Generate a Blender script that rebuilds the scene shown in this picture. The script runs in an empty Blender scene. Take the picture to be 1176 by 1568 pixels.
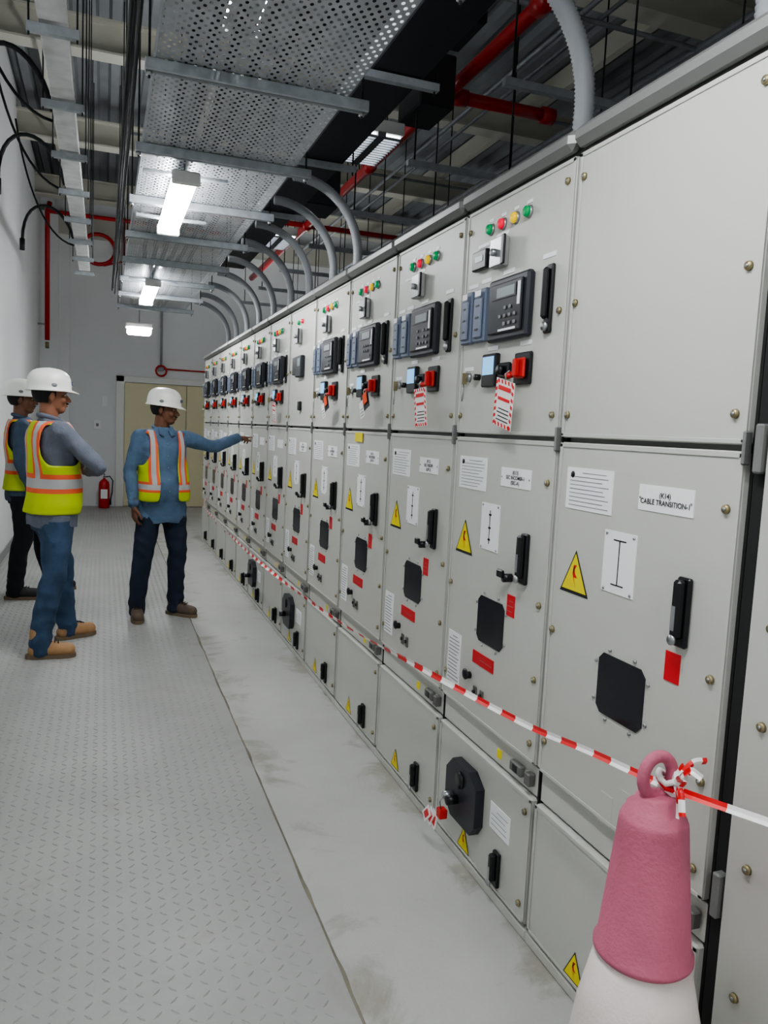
import bpy, bmesh, math, random
from mathutils import Vector, Matrix, noise, Euler
random.seed(7)
SC=bpy.context.scene
COL=SC.collection
# ------------------------------------------------------------------ materials
def newmat(name):
    m=bpy.data.materials.new(name); m.use_nodes=True
    nt=m.node_tree; b=nt.nodes['Principled BSDF']
    return m,nt,b
def S(c):  # srgb 0-255 -> linear
    o=[]
    for x in c:
        x=x/255.
        o.append(x/12.92 if x<=.04045 else ((x+.055)/1.055)**2.4)
    return tuple(o)+(1.,)
def mat(name,rgb,rough=.5,metal=0.,var=.0,vscale=4.,bump=0.,bscale=60.,emit=0.,spec=.5):
    m,nt,b=newmat(name)
    c=S(rgb)
    b.inputs['Base Color'].default_value=c
    b.inputs['Roughness'].default_value=rough
    b.inputs['Metallic'].default_value=metal
    b.inputs['Specular IOR Level'].default_value=spec
    tc=nt.nodes.new('ShaderNodeTexCoord')
    if var>0:
        n=nt.nodes.new('ShaderNodeTexNoise'); n.inputs['Scale'].default_value=vscale; n.inputs['Detail'].default_value=5
        nt.links.new(tc.outputs['Object'],n.inputs['Vector'])
        r=nt.nodes.new('ShaderNodeValToRGB')
        r.color_ramp.elements[0].position=.3; r.color_ramp.elements[1].position=.7
        r.color_ramp.elements[0].color=tuple(x*(1-var) for x in c[:3])+(1,)
        r.color_ramp.elements[1].color=tuple(min(1,x*(1+var)) for x in c[:3])+(1,)
        nt.links.new(n.outputs['Fac'],r.inputs['Fac']); nt.links.new(r.outputs['Color'],b.inputs['Base Color'])
    if bump>0:
        n2=nt.nodes.new('ShaderNodeTexNoise'); n2.inputs['Scale'].default_value=bscale; n2.inputs['Detail'].default_value=3
        nt.links.new(tc.outputs['Object'],n2.inputs['Vector'])
        bp=nt.nodes.new('ShaderNodeBump'); bp.inputs['Strength'].default_value=bump; bp.inputs['Distance'].default_value=.01
        nt.links.new(n2.outputs['Fac'],bp.inputs['Height']); nt.links.new(bp.outputs['Normal'],b.inputs['Normal'])
    if emit>0:
        b.inputs['Emission Color'].default_value=c; b.inputs['Emission Strength'].default_value=emit
    return m
M={}
M['cab']=mat('cabinet_paint',(190,190,183),.42,0,.025,1.7,.05,400)
M['cabframe']=mat('cabinet_frame_paint',(132,132,129),.5,0,.03,3)
M['gap']=mat('gap_dark',(34,34,34),.8)
M['rail']=mat('cabinet_rail',(126,127,125),.4,.2)
M['black']=mat('black_plastic',(20,21,24),.35)
M['dark']=mat('dark_window',(34,36,42),.15)
M['relay']=mat('relay_housing',(40,43,50),.4)
M['relay2']=mat('relay_face',(26,28,34),.3)
M['blue']=mat('bluegrey_block',(104,114,134),.45)
M['screen']=mat('screen_blue',(120,180,225),.3,emit=.9)
M['lcd']=mat('lcd_grey',(130,140,140),.3)
M['white']=mat('label_white',(236,238,238),.4)
M['ink']=mat('ink',(28,28,32),.6)
M['greyink']=mat('grey_ink',(130,132,136),.6)
M['red']=mat('red_label',(200,24,34),.4)
M['redsw']=mat('red_switch',(190,34,26),.4)
M['orange']=mat('orange_tag',(236,84,34),.5)
M['ledr']=mat('led_red',(230,10,60),.3,emit=.5)
M['ledg']=mat('led_green',(0,140,80),.3,emit=.4)
M['ledy']=mat('led_yellow',(230,190,10),.3,emit=.5)
M['yellow']=mat('warning_yellow',(228,212,20),.45)
M['brass']=mat('bolt_brass',(150,140,108),.4,.6)
M['steel']=mat('steel',(170,172,174),.3,.8)
M['galv']=mat('galvanised',(174,179,184),.42,.4,.12,25)
M['galvd']=mat('galvanised_dark',(130,134,138),.5,.3,.15,15)
M['wall']=mat('wall_white',(228,230,230),.75,0,.025,1.2,.15,30)
M['wallg']=mat('skirting_grey',(150,152,152),.6)
M['beam']=mat('beam_cream',(190,188,176),.55,0,.05,2)
M['deck']=mat('deck_metal',(136,140,143),.5,.2,.12,3)
M['blackduct']=mat('black_duct',(26,27,33),.5)
M['pipered']=mat('pipe_red',(176,22,26),.35)
M['conduit']=mat('conduit_grey',(152,155,159),.5)
M['cable']=mat('cable_black',(20,24,28),.5)
M['lamp']=mat('lamp_diffuser',(250,253,255),.5,emit=62.)
M['lamp2']=mat('lamp_louvre',(245,250,255),.5,emit=6.)
M['fill_up']=mat('added_uplight_glow',(250,253,255),.5,emit=34.)  # glow of the added fill uplights
M['lampbody']=mat('lamp_body',(215,215,212),.5)
M['door']=mat('door_cream',(222,214,178),.5,0,.02,1)
M['frame']=mat('door_frame_white',(230,230,226),.5)
M['pink']=mat('cone_pink',(190,104,126),.62,0,.10,9,.2,120)
M['conewhite']=mat('cone_white',(222,212,207),.55,0,.06,12,.15,120)
M['tapew']=mat('tape_white',(240,238,236),.4)
M['taper']=mat('tape_red',(220,34,38),.4)
M['trunk']=mat('trunk_white',(205,206,204),.5,0,.18,9)
M['mech']=mat('mech_grey',(110,110,106),.5,.3)
M['skin']=mat('skin_brown',(112,74,54),.55,0,.06,30)
M['skin2']=mat('skin_tan',(146,98,74),.55,0,.06,30)
M['hair']=mat('hair_black',(18,16,16),.7)
M['eye']=mat('eye_white',(205,198,190),.3)
M['lips']=mat('lips',(110,62,54),.5)
M['helmet']=mat('helmet_white',(236,236,230),.35,0,.03,10)
M['hatbadge']=mat('hat_badge',(80,90,110),.5)
M['denim']=mat('shirt_blue',(84,108,134),.85,0,.18,14,.35,90)
M['greyshirt']=mat('shirt_greyblue',(106,111,124),.85,0,.10,14,.3,90)
M['navyshirt']=mat('shirt_navy',(70,86,106),.85,0,.10,14,.3,90)
M['jeans']=mat('jeans_blue',(56,78,104),.9,0,.38,6,.3,120)
M['jeansd']=mat('jeans_dark',(30,40,57),.9,0,.28,6,.3,120)
M['trouser']=mat('trouser_black',(26,27,32),.9,0,.1,9,.3,90)
M['boottan']=mat('boot_tan',(172,134,96),.7,0,.12,20)
M['bootbrn']=mat('boot_brown',(98,84,72),.7,0,.12,20)
M['bootblk']=mat('boot_black',(40,38,38),.6)
M['sole']=mat('boot_sole',(120,104,84),.8)
M['extred']=mat('extinguisher_red',(186,24,26),.35)
M['jointdirt']=mat('joint_sealant',(124,119,106),.85,0,.3,8)
def mathn(nt,op,a,b=None,c=None):
    n=nt.nodes.new('ShaderNodeMath'); n.operation=op
    for i,x in enumerate((a,b,c)):
        if x is None: continue
        if isinstance(x,(int,float)): n.inputs[i].default_value=x
        else: nt.links.new(x,n.inputs[i])
    return n.outputs[0]
def floor_mat(name,rgb,stain,lo,hi,sc=(134,128,112)):
    m,nt,b=newmat(name); L=nt.links
    tc=nt.nodes.new('ShaderNodeTexCoord')
    n=nt.nodes.new('ShaderNodeTexNoise'); n.inputs['Scale'].default_value=1.3; n.inputs['Detail'].default_value=8; n.inputs['Roughness'].default_value=.6
    L.new(tc.outputs['Object'],n.inputs['Vector'])
    r=nt.nodes.new('ShaderNodeValToRGB'); c=S(rgb)
    e=r.color_ramp.elements
    e[0].position=.3; e[0].color=tuple(x*.84 for x in c[:3])+(1,)
    e[1].position=.62; e[1].color=c
    L.new(n.outputs['Fac'],r.inputs['Fac'])
    n2=nt.nodes.new('ShaderNodeTexNoise'); n2.inputs['Scale'].default_value=2.6; n2.inputs['Detail'].default_value=9; n2.inputs['Roughness'].default_value=.66; n2.inputs['Distortion'].default_value=.8
    L.new(tc.outputs['Object'],n2.inputs['Vector'])
    # dirt gathers along the joint (x=.66) and along the foot of the cabinets (x=1.2)
    sx=nt.nodes.new('ShaderNodeSeparateXYZ'); L.new(tc.outputs['Object'],sx.inputs[0])
    def near(x0,w,a):
        d=mathn(nt,'ABSOLUTE',mathn(nt,'SUBTRACT',sx.outputs[0],x0))
        return mathn(nt,'MULTIPLY',mathn(nt,'MAXIMUM',mathn(nt,'SUBTRACT',1.,mathn(nt,'DIVIDE',d,w)),0.),a)
    k=mathn(nt,'ADD',n2.outputs['Fac'],mathn(nt,'MAXIMUM',near(.70,.20,.13),near(1.23,.12,.14)))
    r2=nt.nodes.new('ShaderNodeValToRGB'); e=r2.color_ramp.elements
    e[0].position=lo; e[0].color=(0,0,0,1); e[1].position=hi; e[1].color=(stain,)*3+(1,)
    L.new(k,r2.inputs['Fac'])
    mx=nt.nodes.new('ShaderNodeMix'); mx.data_type='RGBA'
    L.new(r2.outputs['Color'],mx.inputs['Factor']); L.new(r.outputs['Color'],mx.inputs['A'])
    mx.inputs['B'].default_value=S(sc)
    L.new(mx.outputs['Result'],b.inputs['Base Color'])
    b.inputs['Roughness'].default_value=.5
    n3=nt.nodes.new('ShaderNodeTexNoise'); n3.inputs['Scale'].default_value=90
    L.new(tc.outputs['Object'],n3.inputs['Vector'])
    bp=nt.nodes.new('ShaderNodeBump'); bp.inputs['Strength'].default_value=.08; bp.inputs['Distance'].default_value=.01
    L.new(n3.outputs['Fac'],bp.inputs['Height']); L.new(bp.outputs['Normal'],b.inputs['Normal'])
    return m
M['plate']=floor_mat('floor_plate_paint',(166,166,163),.45,.60,.76)
M['conc']=floor_mat('floor_screed',(184,184,180),.6,.60,.72)
def perf_mat():
    m,nt,b=newmat('perforated_galvanised'); L=nt.links
    b.inputs['Metallic'].default_value=.35; b.inputs['Roughness'].default_value=.4
    tc=nt.nodes.new('ShaderNodeTexCoord'); sx=nt.nodes.new('ShaderNodeSeparateXYZ'); L.new(tc.outputs['Object'],sx.inputs[0])
    n=nt.nodes.new('ShaderNodeTexNoise'); n.inputs['Scale'].default_value=14; L.new(tc.outputs['Object'],n.inputs['Vector'])
    r=nt.nodes.new('ShaderNodeValToRGB'); r.color_ramp.elements[0].color=S((152,156,160)); r.color_ramp.elements[1].color=S((194,197,201))
    L.new(n.outputs['Fac'],r.inputs['Fac']); L.new(r.outputs['Color'],b.inputs['Base Color'])
    def holes(offx,offy):
        px=mathn(nt,'DIVIDE',sx.outputs[0],.034); py=mathn(nt,'DIVIDE',sx.outputs[1],.05)
        fx=mathn(nt,'SUBTRACT',mathn(nt,'FRACT',mathn(nt,'ADD',px,offx+100)),.5)
        fy=mathn(nt,'SUBTRACT',mathn(nt,'FRACT',mathn(nt,'ADD',py,offy+100)),.5)
        dx=mathn(nt,'MULTIPLY',fx,.034); dy=mathn(nt,'MULTIPLY',fy,.05)
        d=mathn(nt,'ADD',mathn(nt,'POWER',mathn(nt,'ABSOLUTE',mathn(nt,'DIVIDE',dx,.0060)),2),mathn(nt,'POWER',mathn(nt,'ABSOLUTE',mathn(nt,'DIVIDE',dy,.0090)),2))
        return mathn(nt,'LESS_THAN',d,1.)
    h=mathn(nt,'MAXIMUM',holes(0,0),holes(.5,.5))
    al=mathn(nt,'SUBTRACT',1.,h)
    L.new(al,b.inputs['Alpha'])
    return m
M['perf']=perf_mat()
def vest_mat(name,xa=.055,xb=.135,za=1.03,zb=1.15):
    m,nt,b=newmat(name); L=nt.links
    tc=nt.nodes.new('ShaderNodeTexCoord'); sx=nt.nodes.new('ShaderNodeSeparateXYZ'); L.new(tc.outputs['Object'],sx.inputs[0])
    x=mathn(nt,'ABSOLUTE',sx.outputs[0]); z=sx.outputs[2]
    def band(v,a,c): return mathn(nt,'MULTIPLY',mathn(nt,'GREATER_THAN',v,a),mathn(nt,'LESS_THAN',v,c))
    up=mathn(nt,'GREATER_THAN',z,zb-.01)
    w=(xb-xa)*.27; h=(zb-za)*.25
    org=mathn(nt,'MAXIMUM',band(z,za,zb),mathn(nt,'MULTIPLY',band(x,xa,xb),up))
    sil=mathn(nt,'MAXIMUM',band(z,za+h,zb-h),mathn(nt,'MULTIPLY',band(x,xa+w,xb-w),mathn(nt,'GREATER_THAN',z,zb-h)))
    def mix(f,a,c):
        mx=nt.nodes.new('ShaderNodeMix'); mx.data_type='RGBA'; L.new(f,mx.inputs['Factor'])
        for k,v in (('A',a),('B',c)):
            if isinstance(v,tuple): mx.inputs[k].default_value=v
            else: L.new(v,mx.inputs[k])
        return mx.outputs['Result']
    c=mix(org,S((186,208,24)),S((232,102,62))); c=mix(sil,c,S((176,178,178)))
    L.new(c,b.inputs['Base Color']); b.inputs['Roughness'].default_value=.7
    return m
M['vest']=vest_mat('hi_vis_vest_cloth')
M['vest3']=vest_mat('hi_vis_vest_cloth_orange',.080,.150,1.0,1.08)
# ------------------------------------------------------------------ mesh builder
class MB:
    def __init__(s): s.v=[];s.f=[];s.m=[];s.s=[];s.mats=[]
    def mi(s,k):
        if k not in s.mats: s.mats.append(k)
        return s.mats.index(k)
    def add(s,vs,fs,k,smooth=False):
        o=len(s.v); s.v+= [tuple(v) for v in vs]; i=s.mi(k)
        for f in fs: s.f.append([a+o for a in f]); s.m.append(i); s.s.append(smooth)
    def bx(s,x0,x1,y0,y1,z0,z1,k,bev=0.,R=None,piv=None):
        c=Vector(((x0+x1)/2,(y0+y1)/2,(z0+z1)/2)); h=(abs(x1-x0)/2,abs(y1-y0)/2,abs(z1-z0)/2)
        vs=[];fs=[]
        if bev<=0:
            for a in (-1,1):
                for b in (-1,1):
                    for d in (-1,1): vs.append(Vector((a*h[0],b*h[1],d*h[2])))
            fs=[(0,1,3,2),(4,6,7,5),(0,4,5,1),(2,3,7,6),(0,2,6,4),(1,5,7,3)]
        else:
            bev=min(bev,min(h)*.95); idx={}
            for a in (-1,1):
                for b in (-1,1):
                    for d in (-1,1):
                        for k3 in range(3):
                            q=[a*(h[0]-bev),b*(h[1]-bev),d*(h[2]-bev)]
                            q[k3]=(a,b,d)[k3]*h[k3]; idx[(a,b,d,k3)]=len(vs); vs.append(Vector(q))
            for sg in (-1,1):
                fs.append([idx[(sg,b,d,0)] for b,d in ((-1,-1),(1,-1),(1,1),(-1,1))])
                fs.append([idx[(a,sg,d,1)] for a,d in ((-1,-1),(1,-1),(1,1),(-1,1))])
                fs.append([idx[(a,b,sg,2)] for a,b in ((-1,-1),(1,-1),(1,1),(-1,1))])
            for p in (-1,1):
                for q in (-1,1):
                    fs.append([idx[(p,q,-1,0)],idx[(p,q,1,0)],idx[(p,q,1,1)],idx[(p,q,-1,1)]])
                    fs.append([idx[(p,-1,q,0)],idx[(p,1,q,0)],idx[(p,1,q,2)],idx[(p,-1,q,2)]])
                    fs.append([idx[(-1,p,q,1)],idx[(1,p,q,1)],idx[(1,p,q,2)],idx[(-1,p,q,2)]])
                    for d in (-1,1): fs.append([idx[(p,q,d,0)],idx[(p,q,d,1)],idx[(p,q,d,2)]])
        if R is not None: vs=[R@v for v in vs]
        s.add([v+c for v in vs],fs,k)
    def rings(s,rs,k,smooth=True,caps=True,closed=False):
        n=len(rs[0]); vs=[v for r in rs for v in r]; fs=[]
        m=len(rs)
        for i in range(m if closed else m-1):
            i2=(i+1)%m
            for j in range(n):
                j2=(j+1)%n; fs.append((i*n+j,i*n+j2,i2*n+j2,i2*n+j))
        if caps and not closed:
            fs.append(tuple(range(n))); fs.append(tuple((m-1)*n+j for j in range(n))[::-1])
        s.add(vs,fs,k,smooth)
    def tube(s,path,r,k,seg=10,closed=False,rad=None,smooth=True):
        P=[Vector(p) for p in path]; n=len(P); rs=[]; nrm=None
        for i in range(n):
            if closed: t=(P[(i+1)%n]-P[i-1])
            else: t=P[min(i+1,n-1)]-P[max(i-1,0)]
            t.normalize()
            if nrm is None:
                a=Vector((0,0,1)) if abs(t.z)<.9 else Vector((1,0,0)); nrm=t.cross(a).normalized()
            else:
                nrm=(nrm-t*nrm.dot(t)).normalized()
            b=t.cross(nrm); rr=rad[i] if rad else r
            rs.append([P[i]+(nrm*math.cos(2*math.pi*j/seg)+b*math.sin(2*math.pi*j/seg))*rr for j in range(seg)])
        s.rings(rs,k,smooth,True,closed)
    def cyl(s,p0,p1,r0,k,r1=None,seg=14):
        s.tube([p0,p1],r0,k,seg,rad=[r0,r0 if r1 is None else r1])
    def lathe(s,c,prof,k,seg=32):
        c=Vector(c); s.rings([[c+Vector((r*math.cos(2*math.pi*j/seg),r*math.sin(2*math.pi*j/seg),z)) for j in range(seg)] for r,z in prof],k)
    def ell(s,c,r,k,n=14,R=None):
        c=Vector(c); rs=[]
        for i in range(1,n):
            a=math.pi*i/n
            ring=[]
            for j in range(n*2):
                b=math.pi*j/n
                v=Vector((r[0]*math.sin(a)*math.cos(b),r[1]*math.sin(a)*math.sin(b),r[2]*math.cos(a)))
                if R is not None: v=R@v
                ring.append(v+c)
            rs.append(ring)
        s.rings(rs,k)
    def capsule(s,p0,r0,p1,r1,k='x',seg=16):
        p0=Vector(p0);p1=Vector(p1);t=(p1-p0);L=t.length;t.normalize()
        a=Vector((0,0,1)) if abs(t.z)<.9 else Vector((1,0,0)); u=t.cross(a).normalized(); w=t.cross(u)
        rs=[]
        prof=[]
        for i in range(1,6):
            th=math.pi/2*i/5; prof.append((-r0*math.cos(th),r0*math.sin(th)))
        for i in range(0,5):
            th=math.pi/2*i/5; prof.append((L+r1*math.sin(th),r1*math.cos(th)))
        for d,r in prof: rs.append([p0+t*d+(u*math.cos(2*math.pi*j/seg)+w*math.sin(2*math.pi*j/seg))*r for j in range(seg)])
        s.rings(rs,k)
    def mesh(s,name):
        me=bpy.data.meshes.new(name); me.from_pydata(s.v,[],s.f)
        for k in s.mats: me.materials.append(M[k] if k in M else None)
        me.polygons.foreach_set('material_index',s.m); me.polygons.foreach_set('use_smooth',s.s)
        bm=bmesh.new(); bm.from_mesh(me); bmesh.ops.recalc_face_normals(bm,faces=bm.faces); bm.to_mesh(me); bm.free()
        return me
    def build(s,name,parent=None,loc=(0,0,0)):
        o=bpy.data.objects.new(name,s.mesh(name)); COL.objects.link(o); o.location=loc
        if parent: o.parent=parent
        return o
def empty(name,loc=(0,0,0),rot=0):
    o=bpy.data.objects.new(name,None); COL.objects.link(o); o.location=loc; o.rotation_euler=(0,0,rot); o.empty_display_size=.1; return o
def text(parent,st,size,loc,k,name='lettering',align='CENTER'):
    cu=bpy.data.curves.new(name,'FONT'); cu.body=st; cu.size=size*20; cu.align_x=align; cu.align_y='CENTER'; cu.offset=.006
    t=bpy.data.objects.new(name+'_c',cu); COL.objects.link(t)
    bpy.context.view_layer.update()
    me=bpy.data.meshes.new_from_object(t.evaluated_get(bpy.context.evaluated_depsgraph_get()))
    bpy.data.objects.remove(t)
    for v in me.vertices: v.co=v.co/20
    me.materials.clear(); me.materials.append(M[k])
    o=bpy.data.objects.new(name,me); COL.objects.link(o); o.parent=parent
    o.matrix_local=Matrix(((0,0,-1,loc[0]),(-1,0,0,loc[1]),(0,1,0,loc[2]),(0,0,0,1)))
    return o
def remesh(mb,vox,it=3):
    me=mb.mesh('tmp'); o=bpy.data.objects.new('tmp',me); COL.objects.link(o)
    r=o.modifiers.new('r','REMESH'); r.mode='VOXEL'; r.voxel_size=vox; r.use_smooth_shade=True
    s=o.modifiers.new('s','SMOOTH'); s.factor=.5; s.iterations=it
    bpy.context.view_layer.update()
    out=bpy.data.meshes.new_from_object(o.evaluated_get(bpy.context.evaluated_depsgraph_get()))
    bpy.data.objects.remove(o); out.materials.clear()
    out.polygons.foreach_set('use_smooth',[True]*len(out.polygons))
    return out
# ------------------------------------------------------------------ people
def segd(p,a,b):
    ab=b-a; t=max(0,min(1,(p-a).dot(ab)/ab.length_squared)); return (p-(a+ab*t)).length
PROF=[(.74,.13,.10,.0),(.78,.15,.115,.0),(.86,.165,.125,.005),(.95,.168,.125,.0),(1.04,.158,.118,-.004),(1.12,.160,.118,-.006),(1.20,.170,.120,-.004),(1.28,.180,.122,0),(1.35,.184,.118,.004),(1.40,.176,.108,.008),(1.44,.15,.092,.012),(1.47,.11,.078,.014),(1.50,.07,.065,.015)]
def prof(z,belly=0):
    for a,b in zip(PROF[:-1],PROF[1:]):
        if a[0]<=z<=b[0]:
            t=(z-a[0])/(b[0]-a[0]); t=t*t*(3-2*t)*.5+t*.5
            q=[a[i]*(1-t)+b[i]*t for i in (1,2,3)]
            g=belly*math.exp(-((z-1.03)/.12)**2)
            return q[0]+g*.4,q[1]+g,q[2]-g*.7
    return (.07,.065,.015)
def ring(z,inf,n,belly):
    rx,ry,cy=prof(z,belly); out=[]
    for j in range(n):
        a=2*math.pi*j/n; c,s=math.cos(a),math.sin(a)
        e=.82
        out.append(Vector(((rx+inf)*math.copysign(abs(c)**e,c),cy+(ry+inf)*math.copysign(abs(s)**e,s),z)))
    return out
def hand(b,w,d,n,t,curl,lens=(.070,.078,.073,.058),point=False,k='x'):
    w=Vector(w);d=Vector(d).normalized();n=Vector(n);n=(n-d*n.dot(d)).normalized();t=Vector(t);t=(t-d*t.dot(d)-n*t.dot(n)).normalized()
    b.capsule(w-d*.05,.026,w+d*.01,.024,k,12)
    offs=(.032,.011,-.010,-.030)
    for i in range(4):
        kn=w+d*(.088-.004*abs(i-1))+t*offs[i]
        b.capsule(w+d*.015+t*offs[i]*.6,.015,kn,.0115,k,10)
        c=curl[i] if not(point and i==0) else .05
        p=kn; ang=c*.6
        for sgm,fr in enumerate((.45,.30,.25)):
            dd=d*math.cos(ang)+n*math.sin(ang); q=p+dd*lens[i]*fr
            b.capsule(p,.0098-.0009*sgm,q,.0090-.0009*sgm,k,8); p=q; ang+=c
    p=w+d*.025+t*.024
    q=p+(d*.6+t*.75+n*.25).normalized()*.04; b.capsule(p,.016,q,.012,k,10)
    r=q+(d*.9+t*.25+n*.3).normalized()*.032; b.capsule(q,.0115,r,.010,k,8)
    s=r+(d*.95+n*.35).normalized()*.024; b.capsule(r,.010,s,.0085,k,8)
def setmat(me,*ks):
    for k in ks: me.materials.append(M[k])
def addobj(name,me,parent,loc=(0,0,0)):
    o=bpy.data.objects.new(name,me); COL.objects.link(o); o.parent=parent; o.location=loc; return o
def smooth_boundary(me,it=10):
    bm=bmesh.new(); bm.from_mesh(me)
    bv=[v for v in bm.verts if not v.link_faces]
    bmesh.ops.delete(bm,geom=bv,context='VERTS')
    for _ in range(it):
        new={}
        for v in bm.verts:
            if v.is_boundary:
                nb=[e.other_vert(v).co for e in v.link_edges if e.is_boundary]
                if len(nb)==2: new[v]=v.co*.5+(nb[0]+nb[1])*.25
        for v,c in new.items(): v.co=c
    bm.to_mesh(me); bm.free()
def person(name,loc,rot,shirt,trou,boot,skin,arms,feet,headyaw=0,headpitch=0,belly=0,open_front=False,waist=.86,hands=None,scale=1.,vestk='vest',mous=True):
    e=empty(name,loc,rot); e.scale=(scale,)*3
    b=MB()
    zs=[.78+i*.03 for i in range(25)]
    b.rings([ring(min(z,1.5),0,28,belly) for z in zs],'x')
    for sgn,(ft,fa) in zip((1,-1),feet):
        hip=Vector((.090*sgn,0,.88)); an=Vector((ft[0],ft[1]+.01,.10)); kn=(hip+an)/2+Vector((.012*sgn,-.035,.035))
        b.capsule(hip,.104,kn,.078); b.capsule(hip+Vector((-.01*sgn,.03,.0)),.10,hip.lerp(kn,.4),.09)
        b.capsule(kn,.077,kn.lerp(an,.35)+Vector((0,.012,0)),.074); b.capsule(kn.lerp(an,.35)+Vector((0,.012,0)),.074,an,.064); b.capsule(an,.064,an+Vector((0,-.01,-.035)),.066)
    armsegs=[]
    for sgn,(el,wr) in zip((1,-1),arms):
        sh=Vector((.178*sgn,.008,1.418)); el=Vector(el); wr=Vector(wr)
        b.capsule(Vector((.10*sgn,.01,1.43)),.055,sh,.062); b.capsule(sh,.064,el,.052); b.capsule(el,.052,el.lerp(wr,.4),.050); b.capsule(el.lerp(wr,.4),.050,wr,.038)
        armsegs.append((sh,el,wr))
    me=remesh(b,.0125,4)
    setmat(me,shirt,trou)
    for v in me.vertices:
        p=v.co; n=v.normal
        q=Vector((p.x*8+p.z*3+loc[0]*7,p.y*8-p.z*2,p.z*9))
        fold=1-abs(noise.noise(q))*2.2
        a=(fold-.6)*.0075+noise.noise(Vector((p.x*24,p.y*24,p.z*18+loc[1])))*.003
        if p.z<.28: a+=.005*math.sin(p.z*62+3*noise.noise(Vector((p.x*9,p.y*9,1))))*(1-p.z/.28)
        for (sh,el,wr) in armsegs:
            de=(p-el).length
            if de<.13: a+=.0035*math.sin(de*95+2*noise.noise(p*12))*(1-de/.13)
        v.co=p+n*a
    for f in me.polygons:
        c=f.center; arm=False
        for (sh,el,wr) in armsegs:
            if min(segd(c,sh,el),segd(c,el,wr))<.066: arm=True
        f.material_index=0 if (arm or c.z>waist) else 1
    addobj('body_clothing',me,e)
    s=MB()
    rs=[]
    for i in range(9):
        z=waist-.035+i*.02
        rr=ring(z,.018-(.010*i/8),48,belly)
        rr=[Vector((p.x,p.y,p.z-(.012*math.sin(2*math.atan2(p.y,p.x)*1.0)**2 if i==0 else 0)))*1.0 for p in rr]
        rs.append(rr)
    s.rings(rs,shirt,True,False)
    col=[Vector((.070*math.cos(a/24*6.283),.016+.066*math.sin(a/24*6.283),1.494+.020*math.sin(a/24*6.283))) for a in range(24)]
    s.tube(col,.015,shirt,8,True)
    if open_front:
        for q in range(6): zz=.92+q*.09; rx,ry,cy=prof(zz,belly); s.ell((0,cy-ry-.005,zz),(.005,.003,.005),'lcd',6)
        for sx_ in (-1,1):
            s.add([(sx_*.012,-.080,1.485),(sx_*.055,-.055,1.50),(sx_*.06,-.10,1.445),(sx_*.028,-.108,1.43)],[(0,1,2,3)],shirt)
    for (sh,el,wr) in armsegs:
        d=(wr-el).normalized(); s.tube([wr-d*.03,wr+d*.012],.041,shirt,16,rad=[.043,.041])
    s.build('shirt_details',e)
    NA=110; NZ=64; z0=.90 if not open_front else .93; z1=1.472
    rs=[ring(z0+(z1-z0)*i/NZ,.020+.008*max(0,1-i/11),NA,belly) for i in range(NZ+1)]
    vs=[];fs=[]
    for i,r in enumerate(rs):
        for p in r:
            q=p.copy(); nn=noise.noise(Vector((q.x*9,q.y*9,q.z*7+loc[0]*5)))*.011; q.x*=1+nn/.18; q.y*=1+nn/.13; vs.append(q)
    for i in range(NZ):
        for j in range(NA):
            j2=(j+1)%NA; ids=(i*NA+j,i*NA+j2,(i+1)*NA+j2,(i+1)*NA+j); c=sum((vs[a] for a in ids),Vector())/4
            if 1.20<c.z<1.45 and abs(c.x)>.132+.54*max(0,(1.28-c.z)): continue
            if c.y<0:
                if open_front and abs(c.x)<.074+max(0,(c.z-1.3))*.1: continue
                if not open_front and c.z>1.30 and abs(c.x)<(c.z-1.30)*.5: continue
            fs.append(ids)
    vm=bpy.data.meshes.new('v'); vm.from_pydata(vs,[],fs); smooth_boundary(vm,14); vm.polygons.foreach_set('use_smooth',[True]*len(vm.polygons)); vm.materials.append(M[vestk])
    vo=addobj('hi_vis_vest',vm,e); so=vo.modifiers.new('s','SOLIDIFY'); so.thickness=.005; so.offset=1
    bt=MB()
    for (ft,fa) in feet:
        R=Matrix.Rotation(fa,3,'Z'); c=Vector((ft[0],ft[1],0))
        def T(v): return c+R@Vector(v)
        bt.capsule(T((0,.02,.16)),.050,T((0,.015,.07)),.050,'x'); bt.capsule(T((0,.035,.05)),.045,T((0,-.07,.06)),.047,'x')
        bt.capsule(T((0,-.06,.052)),.048,T((.0,-.155,.046)),.045,'x')
    me=remesh(bt,.009,3); setmat(me,boot)
    for v in me.vertices: v.co.z=max(v.co.z,.016)
    addobj('boots_upper',me,e)
    bt=MB()
    for (ft,fa) in feet:
        R=Matrix.Rotation(fa,3,'Z'); c=Vector((ft[0],ft[1],0)); rr=[]
        for z in (.001,.026):
            ringp=[]
            for j in range(24):
                a=2*math.pi*j/24; ca,sa=math.cos(a),math.sin(a)
                w_=.052 if sa<0 else .046
                ringp.append(c+R@Vector((w_*math.copysign(abs(ca)**.8,ca),-.055+.148*math.copysign(abs(sa)**.8,sa),z)))
            rr.append(ringp)
        bt.rings(rr,'sole',False)
        for q in range(4): bt.tube([c+R@Vector((-.028,-.100+q*.02,.100+q*.005)),c+R@Vector((.028,-.095+q*.02,.102+q*.005))],.0035,'ink',6)
    bt.build('boot_soles',e)
    hb=MB()
    for h in hands: hand(hb,*h[:5],point=h[5] if len(h)>5 else False)
    me=remesh(hb,.0048,2); setmat(me,skin); addobj('hands',me,e)
    he=bpy.data.objects.new('head',None); COL.objects.link(he); he.parent=e; he.location=(0,.01,1.50); he.rotation_euler=Euler((headpitch,0,headyaw))
    hm=MB()
    hm.capsule((0,.015,-.06),.058,(0,.012,.08),.054)
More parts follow.
